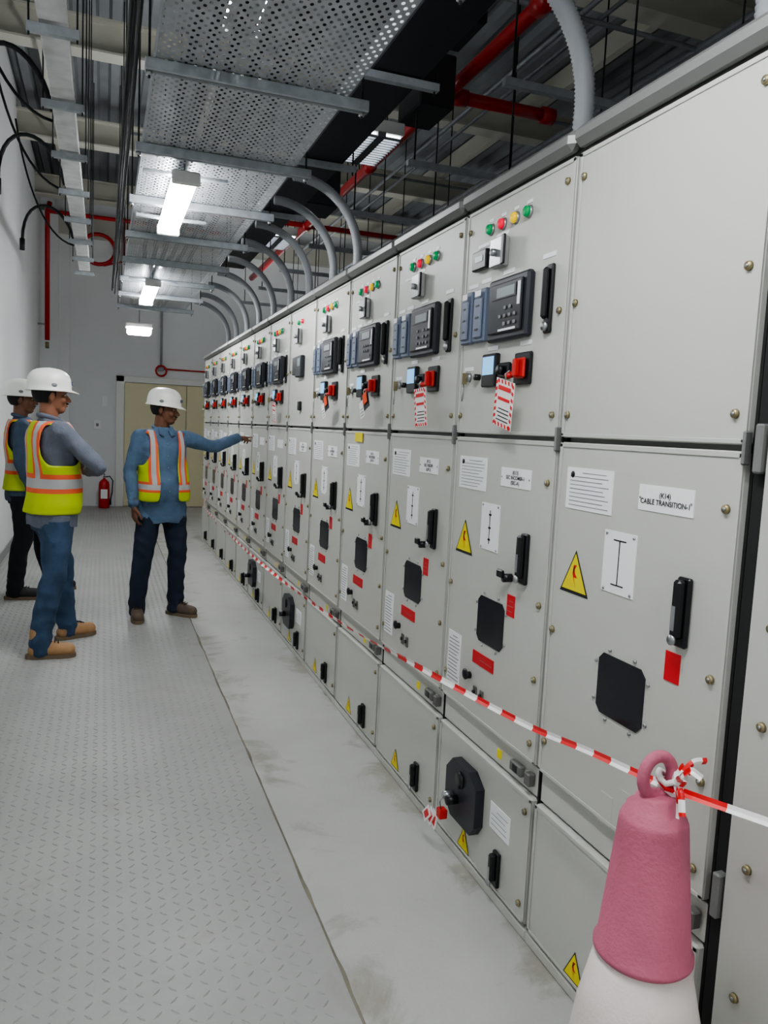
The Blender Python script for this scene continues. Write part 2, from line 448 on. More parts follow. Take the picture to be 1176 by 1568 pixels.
    hm.ell((0,.012,.165),(.074,.093,.093),'x'); hm.ell((0,-.022,.110),(.060,.066,.082),'x'); hm.ell((0,-.050,.052),(.040,.036,.028),'x'); hm.ell((0,-.025,.075),(.054,.05,.045),'x')
    hm.capsule((0,-.086,.142),.009,(0,-.110,.108),.0125); hm.ell((.012,-.098,.104),(.010,.011,.008),'x'); hm.ell((-.012,-.098,.104),(.010,.011,.008),'x')
    hm.ell((0,-.085,.080),(.024,.012,.006),'x'); hm.ell((0,-.083,.069),(.021,.012,.007),'x'); hm.ell((0,-.080,.160),(.048,.014,.009),'x')
    for s_ in (-1,1): hm.ell((s_*.036,-.062,.112),(.024,.022,.026),'x'); hm.ell((s_*.077,.008,.128),(.008,.019,.031),'x',R=Matrix.Rotation(.3*s_,3,'Z'))
    me=remesh(hm,.0055,2); setmat(me,skin); addobj('head_skin',me,he)
    fm=MB()
    for s_ in (-1,1):
        fm.ell((s_*.030,-.078,.143),(.012,.008,.0055),'eye',8); fm.ell((s_*.030,-.0845,.143),(.0052,.003,.0052),'hair',8); fm.ell((s_*.030,-.088,.161),(.018,.006,.0035),'hair',8)
    fm.ell((0,-.094,.0745),(.019,.006,.0045),'lips',8)
    if mous: fm.ell((0,-.097,.089),(.026,.009,.006),'hair',8)
    n=20; vs=[];fs=[]
    for i in range(n+1):
        for j in range(2*n):
            a=math.pi*i/n; c=math.pi*j/n; vs.append(Vector((.081*math.sin(a)*math.cos(c),.014+.100*math.sin(a)*math.sin(c),.160+.100*math.cos(a))))
    for i in range(n):
        for j in range(2*n):
            ids=(i*2*n+j,i*2*n+(j+1)%(2*n),(i+1)*2*n+(j+1)%(2*n),(i+1)*2*n+j); cc=sum((vs[q] for q in ids),Vector())/4
            if cc.z<.085 or (cc.y<-.02 and cc.z<.19) or (cc.y<.03 and cc.z<.125): continue
            fs.append(ids)
    fm.add(vs,fs,'hair',True)
    fm.build('face_and_hair',he)
    n=64; vs=[];fs=[]; prof_h=[(1.06,-.004),(1.062,.002),(1.0,.010),(.995,.04),(.965,.068),(.89,.092),(.75,.112),(.54,.126),(.28,.133),(.02,.136)]
    for (rr,zz) in prof_h:
        for j in range(n):
            a=2*math.pi*j/n; ca,sa=math.cos(a),math.sin(a)
            x=.106*rr*ca; y=.132*rr*sa+.010; z=zz
            if rr>1.0 and sa<0: y-= .036*(rr-1)/.06*abs(sa)**4; z-=.010*(rr-1)/.06*abs(sa)**4
            if rr<.99 and .012<abs(x)<.030 : z+=.003
            if rr<.99 and abs(x)<=.012: z+=.006
            vs.append((x,y,z+.166))
    for i in range(len(prof_h)-1):
        for j in range(n): fs.append((i*n+j,i*n+(j+1)%n,(i+1)*n+(j+1)%n,(i+1)*n+j))
    fs.append(tuple((len(prof_h)-1)*n+j for j in range(n)))
    hm=bpy.data.meshes.new('hat'); hm.from_pydata(vs,[],fs); hm.polygons.foreach_set('use_smooth',[True]*len(fs)); hm.materials.append(M['helmet'])
    ho=addobj('hard_hat',hm,he); so=ho.modifiers.new('s','SOLIDIFY'); so.thickness=.003
    sm=MB(); sm.bx(-.018,.018,-.129,-.118,.205,.228,'hatbadge',.002); sm.ell((.104,0,.20),(.006,.018,.012),'greyink',8); sm.ell((-.104,0,.20),(.006,.018,.012),'greyink',8)
    sm.build('hat_badges',he)
    return e
R90=math.radians
armL=((.445,.05,1.355),(.690,.175,1.43)); armR=((-.245,.03,1.155),(-.235,-.05,.90))
person('worker_pointing_at_switchgear',(.44,6.28,0),R90(14),'denim','jeansd','bootbrn','skin',(armL,armR),(((.115,-.03),R90(34)),((-.20,-.04),R90(-12))),headyaw=R90(56),headpitch=R90(5),belly=.03,open_front=True,waist=.80,vestk='vest3',
 hands=[((.697,.178,1.432),(.82,.38,.10),(0,.1,-1),(.3,-.9,.1),(.05,.85,.95,1.0),True),((-.234,-.055,.885),(.02,-.12,-1),(.95,.1,0),(.1,-1,0),(.45,.5,.55,.6))])
armL=((.24,-.17,1.205),(.01,-.275,1.215)); armR=((-.24,-.205,1.20),(-.0,-.235,1.165))
person('worker_with_crossed_arms',(-.31,5.45,0),R90(112),'greyshirt','jeans','boottan','skin2',(armL,armR),(((.19,-.17),R90(8)),((-.16,.12),R90(-22))),headyaw=R90(-8),belly=.01,waist=.86,scale=1.025,
 hands=[((.01,-.285,1.217),(-1,.18,.02),(0,1,0),(0,0,1),(.25,.3,.35,.4)),((.0,-.237,1.165),(1,.12,.05),(0,1,0),(0,0,1),(.3,.35,.4,.4))])
armL=((.235,.03,1.15),(.225,-.06,.90)); armR=((-.235,.03,1.15),(-.225,-.06,.90))
person('worker_watching',(-.63,7.15,0),R90(95),'navyshirt','trouser','bootblk','skin',(armL,armR),(((.15,-.22),R90(8)),((-.13,.06),R90(-10))),headyaw=R90(-5),waist=.86,scale=1.02,
 hands=[((.225,-.065,.885),(0,-.12,-1),(-.95,.1,0),(-.1,-1,0),(.45,.5,.55,.6)),((-.225,-.065,.885),(0,-.12,-1),(.95,.1,0),(.1,-1,0),(.45,.5,.55,.6))])
# ------------------------------------------------------------------ room
YB=14.4; XL=-1.0; XR=5.6; YF=-3.5; ZC=5.4
D=1.236; JX=.655
def simple(name,*boxes):
    b=MB()
    for q in boxes: b.bx(*q)
    return b.build(name)
simple('floor',(XL-.1,JX,YF,YB+.1,-.1,0,'plate'),(JX+.006,XR+.1,YF,YB+.1,-.1,0,'conc'),(JX,JX+.006,YF,YB+.1,-.1,-.003,'gap'))
b=MB(); vs=[]; n=420
for i in range(n):
    y=.9+i*.03; a=noise.noise(Vector((1.3,y*3.1,0))); c2=noise.noise(Vector((7.7,y*7,0)))
    w0=.002+max(0,a)*.010; w1=.001+max(0,c2)*.010
    vs+=[(JX-w0,y,.0006),(JX+.004+w1,y,.0006)]
b.add(vs,[(2*i,2*i+1,2*i+3,2*i+2) for i in range(n-1)],'jointdirt'); b.build('floor_joint_sealant')
def treads():
    vs=[];fs=[];
    p=.043; nx=int((JX-.03-XL)/p); ny=int((13.8-.6)/p)
    for i in range(nx):
        for j in range(ny):
            x=XL+.03+i*p; y=.6+j*p
            a=math.radians(35 if (i+j)%2 else -55)+math.radians(10)
            ca,sa=math.cos(a),math.sin(a); o=len(vs)
            for (u,v,h) in ((-.017,0,0),(0,-.0045,0),(.017,0,0),(0,.0045,0),(-.008,0,.003),(.008,0,.003)):
                vs.append((x+u*ca-v*sa,y+u*sa+v*ca,h))
            fs+= [(o,o+1,o+4),(o+1,o+5,o+4),(o+1,o+2,o+5),(o+2,o+3,o+5),(o+3,o+4,o+5),(o+3,o,o+4)]
    me=bpy.data.meshes.new('tread'); me.from_pydata(vs,[],fs); me.materials.append(M['plate'])
    o=bpy.data.objects.new('floor_tread_pattern',me); COL.objects.link(o)
treads()
simple('wall_left',(XL-.15,XL,YF,YB,0,ZC,'wall'))
simple('wall_back',(XL-.15,XR+.15,YB,YB+.15,0,ZC,'wall'))
simple('wall_right',(XR,XR+.15,YF,YB,0,ZC,'wall'))
simple('wall_front',(XL-.15,XR+.15,YF-.15,YF,0,ZC,'wall'))
simple('baseboard_left',(XL,XL+.012,YF,YB-.3,0,.10,'wallg'))
simple('wall_column',(XL,-.72,YB-.32,YB,0,4.85,'wall'),(-.72,-.55,YB-.14,YB,0,4.85,'wall'))
dk=MB(); profd=[]; x=XL-.15
while x<XR+.15:
    profd+=[(x,ZC),(x+.09,ZC),(x+.12,ZC+.07),(x+.21,ZC+.07)]; x+=.24
vs=[];fs=[]
for (a,z) in profd: vs+=[(a,YF-.15,z),(a,YB+.15,z)]
for i in range(len(profd)-1): fs.append((2*i,2*i+1,2*i+3,2*i+2))
dk.add(vs,fs,'deck'); dk.bx(XL-.15,XR+.3,YF-.15,YB+.15,ZC+.08,ZC+.12,'deck'); dk.build('ceiling')
bm_=MB()
for y in (-2.5,.1,2.7,5.35,8.0,10.6,13.2):
    bm_.bx(XL,XR,y-.10,y+.10,4.86,4.88,'beam'); bm_.bx(XL,XR,y-.10,y+.10,5.14,5.16,'beam'); bm_.bx(XL,XR,y-.008,y+.008,4.88,5.14,'beam')
for xx in (-.6,1.1,2.8,4.5):
    bm_.bx(xx-.04,xx+.04,YF,YB,5.17,5.38,'beam')
bm_.bx(XL,XR,YB-.22,YB,4.55,4.85,'beam')
bm_.build('trim_roof_beams')
# ------------------------------------------------------------------ door, back wall fittings
d=MB()
d.bx(.20,.34,YB-.07,YB,0,2.30,'frame',.01); d.bx(.20,2.6,YB-.07,YB,2.19,2.30,'frame',.01); d.bx(2.46,2.6,YB-.07,YB,0,2.19,'frame',.01)
d.bx(.345,1.395,YB-.045,YB,.01,2.185,'door',.004); d.bx(1.405,2.455,YB-.045,YB,.01,2.185,'door',.004)
d.bx(1.28,1.31,YB-.09,YB-.045,.95,1.1,'steel',.004)
d.cyl((1.30,YB-.09,1.03),(1.17,YB-.09,1.03),.01,'steel')
d.build('door_1')
def extinguisher(x,y):
    b=MB(); c=(x,y,0)
    b.lathe(c,[(.001,.0),(.085,.0),(.09,.02),(.09,.40),(.08,.45),(.045,.49),(.022,.50),(.022,.52),(.001,.52)],'extred',24)
    b.cyl((x,y,.51),(x,y,.55),.018,'steel'); b.bx(x-.012,x+.012,y-.09,y+.01,.55,.562,'black',.003); b.bx(x-.012,x+.012,y-.10,y+.01,.58,.595,'black',.003)
    b.tube([(x+.02,y,.54),(x+.09,y,.55),(x+.14,y-.02,.48),(x+.13,y-.03,.27),(x+.105,y-.03,.15)],.010,'black')
    b.cyl((x+.105,y-.03,.17),(x+.10,y-.03,.06),.012,'black',.02)
    b.bx(x-.055,x+.055,y-.095,y-.088,.17,.33,'white')
    b.build('fire_extinguisher')
extinguisher(.02,14.1)
b=MB(); b.bx(-.16,-.04,YB-.02,YB,1.35,1.5,'white',.004); b.bx(-.12,-.08,YB-.03,YB-.02,1.4,1.45,'greyink'); b.build('wall_switch')
b=MB(); b.bx(-.03,.06,YB-.015,YB,1.75,1.92,'white',.003); b.build('wall_notice')
b=MB(); b.tube([(.95,YB-.03,4.5),(.95,YB-.03,2.5)],.02,'conduit'); b.bx(.90,1.0,YB-.05,YB,2.42,2.52,'conduit',.005); b.tube([(.98,YB-.03,2.46),(2.4,YB-.03,2.46)],.014,'pipered');
b.tube([(.95+.09*math.cos(a/12*6.283),YB-.09,2.42+.09*math.sin(a/12*6.283)) for a in range(12)],.018,'pipered',8,True); b.build('alarm_conduit')
b=MB(); b.tube([(-.10+.26*math.cos(a/24*6.283),YB-.5,4.30+.24*math.sin(a/24*6.283)) for a in range(24)],.032,'pipered',8,True)
b.tube([(-.02,YB-.5,4.05),(.3,YB-.5,4.15),(.3,YB-.5,4.85)],.02,'pipered',8); b.build('hanging_hose_coil')
b=MB(); b.tube([(-.82,13.7,4.9),(-.86,13.7,4.75),(-.86,13.7,2.75)],.038,'pipered',12); b.cyl((-.86,13.7,2.72),(-.86,13.7,2.62),.03,'brass'); b.cyl((-.86,13.7,3.0),(-1.0,13.7,3.0),.015,'steel')
b.build('sprinkler_drop_pipe')
# ------------------------------------------------------------------ switchgear
PW=.70; Y0=1.223
HT=2.34
def bolt(b,y,z):
    b.cyl((-.001,y,z),(-.008,y,z),.0105,'brass',.009,12); b.cyl((-.008,y,z),(-.010,y,z),.004,'steel',seg=8)
def handle(b,u,z,h=.16,sc=1.):
    y=(1-u)*PW; w=.020
    b.bx(-.014,0,y-w,y+w,z-h/2,z+h/2,'black',.004)
    b.bx(-.034,-.012,y-w*.6,y+w*.6,z-h/2+.02,z+h/2-.005,'black',.006)
    b.bx(-.0355,-.034,y-w*.3,y+w*.3,z-h*.25,z+h*.1,'steel')
    b.cyl((-.03,y,z-h/2+.018),(-.036,y,z-h/2+.018),.012,'steel')
def tri(b,u,z,h):
    y=(1-u)*PW; a=h*.55
    def T(s,x,k):
        b.add([(x,y+a*s,z-h/2*s-.0),(x,y-a*s,z-h/2*s),(x,y,z+h/2*s)],[(0,1,2)],k)
    T(1.08,-.0012,'ink'); T(.92,-.0018,'yellow')
    q=[(.010,.03),(-.006,.028),(.004,.002),(-.010,.002),(.008,-.04),(-.002,-.008),(.014,-.008)]
    s=h/.12; b.add([(-.0024,y-px*s,z-.008*s+pz*s) for px,pz in q],[(0,1,2,3),(3,4,5,6),(3,6,2)],'red')
def lbl(b,u0,u1,z,h,k='white',lines=0,dep=.002,bev=0.):
    b.bx(-dep,0,(1-u1)*PW,(1-u0)*PW,z-h/2,z+h/2,k,bev)
    for i in range(lines):
        zz=z+h/2-h*(i+1.2)/(lines+1.2); w=(u1-u0)*PW
        b.bx(-dep-.0006,-dep,(1-u1)*PW+w*random.uniform(.06,.3),(1-u0)*PW-w*(.08 if i else .35),zz-h*.009,zz+h*.009,'greyink')
def door(b,y0,y1,z0,z1,k='cab',t=.03):
    b.bx(0,t,y0,y1,z0,z1,k,.005)
def tagobj(e,y,z,ang,kind):
    t=MB()
    if kind=='orange':
        t.bx(-.001,.001,-.06,.05,-.075,.0,'relay'); t.bx(-.004,-.002,.02,.08,-.10,-.02,'tapew'); t.bx(-.006,-.0045,-.05,.01,-.05,.0,'orange')
        for q in range(3): t.bx(-.0045,-.004,.03,.07,-.09+q*.015,-.087+q*.015,'ink')
    else:
        w,h=.058,.150; t.bx(-.001,.001,-w,w,-h,0,'tapew',.0005)
        for q in range(7):
            zz=-h+q*h/7
            for s in (-1,1):
                y0=s*w; y1=s*(w-.013)
                t.add([(-.0016,y0,zz),(-.0016,y1,zz+.006),(-.0016,y1,zz+.017),(-.0016,y0,zz+.011)],[(0,1,2,3)],'taper')
        for q in range(5):
            y0=-w+.006+q*.021
            for zz in (-h+.001,-.013): t.add([(-.0016,y0,zz),(-.0016,y0+.011,zz),(-.0016,y0+.015,zz+.012),(-.0016,y0+.004,zz+.012)],[(0,1,2,3)],'taper')
        t.bx(-.0020,-.001,-w+.018,w-.018,-.034,-.020,'taper'); t.bx(-.0020,-.001,-w+.02,w-.02,-.066,-.056,'taper')
        for q in range(4): t.bx(-.0022,-.001,-w+.02,w-.02-.01*(q%2),-.130+q*.012,-.127+q*.012,'ink')
    t.tube([(0,0,-.005),(.002,.008,.02),(.01,.0,.03)],.002,'steel',6)
    o=t.build('lockout_tag',e,(-.060,y,z)); o.rotation_euler=(ang,-.08,0)
def cabinet(i,kind):
    e=empty('switchgear_cabinet',(D,Y0+i*PW,0))
    g=.011
    f=MB()
    f.bx(.031,1.30,.003,PW-.003,.0,2.33,'cabframe',.004)
    f.bx(.018,.034,.003,.014,.05,2.33,'gap'); f.bx(.018,.034,PW-.010,PW-.003,.05,2.33,'gap')
    f.bx(.0,.03,.001,PW-.001,0.0,.035,'cab',.004)
    f.bx(.015,.033,g,PW-g,.462,.553,'cab',.002)
    f.bx(.02,1.30,.001,PW-.001,2.345,2.40,'rail',.012)
    f.bx(-.03,.02,.001,PW-.001,2.35,2.408,'rail',.018)
    f.build('carcass',e)
    dr=MB()
    door(dr,g,PW-g,1.556,HT); door(dr,g,PW-g,.561,1.543); door(dr,g,PW-g,.045,.455)
    for (z0,z1) in ((1.556,HT),(.561,1.543),(.045,.455)):
        dr.bx(-.003,.0,g,g+.012,z0+.004,z1-.004,'cab',.001); dr.bx(-.003,.0,PW-g-.012,PW-g,z0+.004,z1-.004,'cab',.001)
        dr.bx(-.003,.0,g,PW-g,z1-.014,z1-.002,'cab',.001); dr.bx(-.003,.0,g,PW-g,z0+.002,z0+.012,'cab',.001)
    dr.build('doors',e)
    b=MB()
    for z in (2.28,1.92,1.62): bolt(b,.045,z)
    for z in (2.27,1.93,1.62): bolt(b,PW-.035,z)
    for z in (1.42,1.05,.82,.62): bolt(b,.045,z)
    for z in (1.0,.66): bolt(b,PW-.035,z)
    for z in (.40,.10): bolt(b,.045,z)
    b.bx(-.012,.012,.02,.05,.49,.53,'mech',.003)
    b.bx(-.012,.01,.003,.012,1.515,1.585,'rail',.003)
    lbl(b,.08,.38,1.417,.115,'white',9)
    b.cyl((-.002,PW*.88,1.455),(-.0032,PW*.88,1.455),.009,'ink')
    lbl(b,.53,.80,1.42,.062,'white',0)
    for uu in (.54,.79):
        b.cyl((-.002,(1-uu)*PW,1.42),(-.004,(1-uu)*PW,1.42),.003,'steel',seg=8)
    lbl(b,.355,.54,1.243,.16,'white',0)
    yc=(1-.447)*PW
    b.bx(-.003,-.002,yc-.0015,yc+.0015,1.185,1.30,'ink')
    if kind=='k14':
        b.bx(-.003,-.002,yc-.025,yc+.025,1.299,1.302,'ink'); b.bx(-.003,-.002,yc-.025,yc+.025,1.184,1.187,'ink')
    else:
        for zz in (1.20,1.24,1.285): b.bx(-.003,-.002,yc-.008,yc+.008,zz-.003,zz+.003,'ink')
    for (uu,zz) in ((.37,1.315),(.525,1.315),(.37,1.17),(.525,1.17)): b.cyl((-.002,(1-uu)*PW,zz),(-.004,(1-uu)*PW,zz),.004,'steel',seg=8)
    tri(b,.18,1.185,.115)
    handle(b,.80,1.175,.16)
    wy=(1-.51)*PW; wz=.922; hw=.092; hh=.080; c=.018
    poly=[(-hw+c,-hh),(hw-c,-hh),(hw,-hh+c),(hw,hh-c),(hw-c,hh),(-hw+c,hh),(-hw,hh-c),(-hw,-hh+c)]
    b.add([(-.003,wy+p,wz+q) for p,q in poly]+[(.0,wy+p,wz+q) for p,q in poly],[tuple(range(8))]+[(j,(j+1)%8,8+(j+1)%8,8+j) for j in range(8)],'dark')
    for p,q in ((-hw-.012,.05),(hw+.012,.05),(-hw-.012,-.05),(hw+.012,-.05),(-.05,hh+.012),(.05,hh+.012),(-.05,-hh-.012),(.05,-hh-.012)):
        b.cyl((0,wy+p,wz+q),(-.004,wy+p,wz+q),.005,'steel',seg=8)
    if kind=='k14':
        lbl(b,.73,.80,1.04,.070,'red')
        lbl(b,.45,.52,.60,.08,'cab'); lbl(b,.56,.70,.62,.12,'cab')
    else:
        b.cyl((0,(1-.68)*PW,1.10),(-.03,(1-.68)*PW,1.10),.014,'black'); b.bx(-.04,-.028,(1-.68)*PW-.006,(1-.68)*PW+.03,1.10,1.125,'black',.003,)
        lbl(b,.66,.73,1.01,.070,'red',3)
        lbl(b,.35,.57,.777,.045,'red',1)
        lbl(b,.06,.21,.725,.19,'white',13)
        b.cyl((0,(1-.33)*PW,.70),(-.02,(1-.33)*PW,.70),.013,'black'); b.ell((-.02,(1-.33)*PW,.705),(.008,.02,.02),'black',8)
        for q in (.40,.47): b.bx(-.006,0,(1-q)*PW-.012,(1-q)*PW+.012,.63,.675,'mech',.002); b.cyl((-.006,(1-q)*PW,.655),(-.012,(1-q)*PW,.655),.008,'black',seg=8)
    b.bx(-.004,.015,PW*.12,PW*.22,.49,.525,'mech',.004); b.bx(-.006,.0,PW*.15,PW*.19,.495,.52,'black',.002); lbl(b,.66,.70,.51,.03,'yellow')
    tri(b,.37,.10,.085); 
    if kind!='k14': handle(b,.73,.13,.12)
    if kind in('k13','plain') or i==7:
        y1=(1-.22)*PW;y0=(1-.56)*PW; z0,z1=.19,.385
        poly=[(y0,z0+.02),(y0+.03,z0-.02),(y1-.05,z0-.02),(y1,z0+.03),(y1,z1-.05),(y1-.05,z1),(y0+.06,z1),(y0,z1-.04)]
        b.add([(-.035,p,q) for p,q in poly]+[(.0,p,q) for p,q in poly],[tuple(range(8))]+[(j,(j+1)%8,8+(j+1)%8,8+j) for j in range(8)],'relay')
        ym=(y0+y1)/2
        b.cyl((-.035,ym,.33),(-.042,ym,.33),.03,'black'); b.cyl((-.035,ym+.02,.25),(-.075,ym+.02,.25),.017,'black'); b.cyl((-.035,ym+.06,.25),(-.07,ym+.06,.25),.014,'steel')
        if kind=='k13':
            b.bx(-.09,-.06,ym+.035,ym+.07,.17,.205,'redsw',.003)
            b.tube([(-.07,ym+.06,.25),(-.085,ym+.055,.23),(-.08,ym+.05,.2)],.003,'steel',6)
            for q in range(3):
                R=Matrix.Rotation(.3+.25*q,3,'X'); b.bx(-.088-.004*q,-.086-.004*q,ym+.07+.025*q,ym+.11+.025*q,.11,.18,'tapew',0,R); b.bx(-.0892-.004*q,-.088-.004*q,ym+.078+.025*q,ym+.102+.025*q,.125,.165,'taper',0,R)
        lbl(b,.63,.82,.288,.09,'white',4)
    if kind not in('k14',):
        LZ=2.247
        if kind!='plain':
            for u,k in ((.28,'ledg'),(.40,'ledr'),(.52,'ledy'),(.635,'ledg')):
                y=(1-u)*PW; b.cyl((0,y,LZ),(-.008,y,LZ),.021,'steel',.019,14); b.cyl((-.008,y,LZ),(-.018,y,LZ),.018,k,.015,14)
                b.bx(-.002,0,y-.016,y+.016,LZ+.026,LZ+.036,'white')
        else:
            for u,k in ((.35,'ledg'),(.5,'ledr')):
                y=(1-u)*PW; b.cyl((0,y,LZ),(-.014,y,LZ),.016,k,.012,14)
        if kind=='k13': 
            b.bx(-.022,0,(1-.29)*PW,(1-.14)*PW,2.12,2.185,'black',.004); b.bx(-.0235,-.022,(1-.26)*PW,(1-.18)*PW,2.145,2.165,'lcd')
        lbl(b,.15,.27,2.205,.012,'white'); lbl(b,.34,.46,2.215,.012,'white')
        b.bx(-.030,0,(1-.47)*PW,(1-.35)*PW,2.105,2.20,'steel',.004); b.bx(-.034,-.025,(1-.50)*PW,(1-.47)*PW,2.105,2.20,'black',.003); b.cyl((-.030,(1-.41)*PW,2.15),(-.045,(1-.41)*PW,2.15),.012,'steel')
        if kind=='plain':
            b.bx(-.03,0,(1-.62)*PW,(1-.40)*PW,1.88,2.02,'relay',.006); b.bx(-.032,-.03,(1-.60)*PW,(1-.5)*PW,1.95,2.0,'lcd')
            b.bx(-.02,0,(1-.35)*PW,(1-.22)*PW,1.90,2.02,'black',.004)
            b.bx(-.02,0,(1-.55)*PW,(1-.48)*PW,1.66,1.72,'black',.004)
        else:
            ya=(1-.73)*PW; yb=(1-.36)*PW
            b.bx(-.028,0,ya,yb,1.860,2.062,'relay',.008); b.bx(-.036,-.028,ya+.022,yb-.022,1.882,2.042,'relay2',.004)
            b.bx(-.038,-.036,ya+.055,yb-.045,1.99,2.03,'black'); b.bx(-.0385,-.038,ya+.065,yb-.08,1.995,2.025,'lcd')
            b.bx(-.038,-.036,ya+.03,ya+.045,1.96,2.03,'white')
            for r in range(3):
                for c in range(4):
                    if random.random()<.75: b.bx(-.040,-.036,ya+.05+c*.032,ya+.064+c*.032,1.903+r*.025,1.915+r*.025,'greyink',.002)
            b.bx(-.038,-.036,ya+.05,yb-.1,1.887,1.894,'white')
            for (u0,u1) in ((.055,.165),(.195,.315)):
                b.bx(-.022,0,(1-u1)*PW,(1-u0)*PW,1.872,2.052,'blue',.004)
                b.bx(-.030,-.022,(1-u1)*PW+.012,(1-u0)*PW-.012,1.885,2.02,'blue',.006)
                b.bx(-.031,-.030,(1-u1)*PW+.02,(1-u0)*PW-.02,2.025,2.045,'white'); 
                for zz in (1.91,1.95,1.99): b.bx(-.0315,-.030,(1-u1)*PW+.03,(1-u0)*PW-.03,zz,zz+.006,'black')
            for (u,z) in ((.12,2.075),(.26,2.08),(.48,2.085),(.83,2.09),(.12,1.785),(.37,1.845),(.68,1.845)): lbl(b,u-.05,u+.05,z,.014,'white')
            b.bx(-.020,0,(1-.45)*PW,(1-.31)*PW,1.715,1.825,'black',.004); b.bx(-.022,-.020,(1-.435)*PW,(1-.325)*PW,1.755,1.815,'screen')
            b.bx(-.018,0,(1-.57)*PW,(1-.47)*PW,1.74,1.79,'black',.005); b.cyl((-.018,(1-.52)*PW,1.765),(-.035,(1-.52)*PW,1.765),.016,'black')
            y=(1-.68)*PW
            b.bx(-.012,0,y-.05,y+.05,1.715,1.815,'black',.004); b.bx(-.024,-.012,y-.032,y+.032,1.733,1.797,'redsw',.008); b.bx(-.042,-.024,y-.010,y+.010,1.737,1.793,'redsw',.004)
            b.cyl((-.012,y+.045,1.75),(-.040,y+.045,1.74),.010,'redsw')
            y=(1-.13)*PW; b.cyl((0,y,1.755),(-.012,y,1.755),.017,'steel'); b.bx(-.03,-.012,y-.002,y+.002,1.73,1.77,'brass',.0005); b.tube([(-.025,y,1.73),(-.027,y-.008,1.70),(-.025,y+.004,1.67)],.003,'steel',6)
            y=(1-.24)*PW; b.cyl((0,y,1.752),(-.02,y,1.752),.011,'black')
        hy=.86
        if kind!='plain':
            y=(1-hy)*PW
            b.bx(-.012,0,y-.018,y+.018,1.86,2.06,'black',.004); b.bx(-.032,-.010,y-.010,y+.010,1.90,2.05,'black',.008); b.cyl((-.012,y,1.88),(-.022,y,1.88),.014,'steel')
    b.build('fittings',e)
    yt=(1-.67)*PW
    if kind=='k13': tagobj(e,yt,1.725,.22,'r')
    if kind=='k12': tagobj(e,yt,1.725,-.05,'r')
    if kind=='tagged': tagobj(e,yt,1.725,.1,'r')
    if kind=='orange': tagobj(e,yt,1.72,-.3,'orange')
    if kind=='k14':
        text(e,'(K14)\nCABLE TRANSITION-1',.0175,(-.0032,(1-.665)*PW,1.42),'ink')
    elif kind=='k13': text(e,'(K13)\nSEC INCOMER-1\n(SEC-A)',.0165,(-.0032,(1-.665)*PW,1.42),'ink')
    elif i<6: text(e,'(K%d)\nSEC FEEDER\n(LSP-%d)'%(14-i,i),.0165,(-.0032,(1-.665)*PW,1.42),'ink')
    return e
kinds=['k14','k13','k12','orange','orange','plain','tagged','std','std','std','std','std','std']
for i,k in enumerate(kinds): cabinet(i,k)
b=MB(); b.bx(-.003,0,PW*.55,PW*.72,1.49,1.535,'yellow'); o=b.build('paper_note',None,(D-.004,Y0+3*PW,0))
e=empty('switchgear_end_cabinet',(D,Y0-1.0,0))
f=MB(); f.bx(.041,1.30,0,.985,0,2.33,'cabframe',.004); f.bx(.02,1.3,0,.998,2.345,2.40,'rail',.012); f.bx(-.03,.02,0,.998,2.35,2.408,'rail',.018); f.build('carcass',e)
f=MB(); f.bx(0,.03,.0,.960,.0,HT,'cab',.006); f.bx(.015,.04,.960,.998,.0,HT,'gap')
f.build('cover_panel',e)
f=MB()
for z in (2.2,1.9,1.55,1.2,1.0,.7,.42,.2): bolt(f,.90,z)
f.bx(-.008,.02,.964,.985,1.50,1.60,'rail',.004); f.bx(-.008,.02,.964,.985,.55,.65,'rail',.004)
f.build('bolts',e)
b=MB(); b.bx(1.72,1.92,.3,10.3,2.402,2.55,'galv',.004)
for k in range(18): b.bx(1.715,1.925,.5+k*.56,.54+k*.56,2.402,2.56,'galvd',.002)
b.build('cable_trunking')
# ------------------------------------------------------------------ perforated cable tray
TZ=2.85
tr=empty('perforated_cable_tray',(0,0,0))
b=MB(); b.add([(.17,-2.5,TZ),(.89,-2.5,TZ),(.89,9.7,TZ),(.17,9.7,TZ)],[(0,1,2,3)],'perf'); b.build('perforated_sheet',tr)
b=MB(); b.bx(.165,.171,-2.5,9.7,TZ,TZ+.07,'galv'); b.bx(.889,.895,-2.5,9.7,TZ,TZ+.07,'galv')
for k in range(-5,8):
    y=3.07+.91*k
    if y>9.8: continue
    b.bx(.13,.98,y-.021,y+.021,TZ-.045,TZ-.002,'galv',.003); b.bx(.132,.978,y-.010,y+.010,TZ-.047,TZ-.045,'galvd')
    for x in (.145,.955): b.cyl((x,y,TZ-.07),(x,y,5.2),.005,'cable',seg=6); b.cyl((x,y,TZ-.06),(x,y,TZ-.045),.012,'steel',seg=6)
b.build('support_channels',tr)
b=MB()
for k,(x,z) in enumerate(((.30,.02),(.36,.02),(.42,.02),(.5,.025),(.58,.02),(.66,.02))):
    b.tube([(x+.02*math.sin(j*1.3+k),-2+j*.6,TZ+z) for j in range(20)],.018,'cable',8)
b.build('power_cables',tr)
b=MB()
for dx,dz in ((0,0),(-.03,.02),(-.015,.06)):
    b.tube([(.11+dx,-1+j*.5,TZ+.12+dz+.012*math.sin(j*1.7+dx*50)) for j in range(22)],.009,'cable',6)
b.build('hanging_cable_bundle')
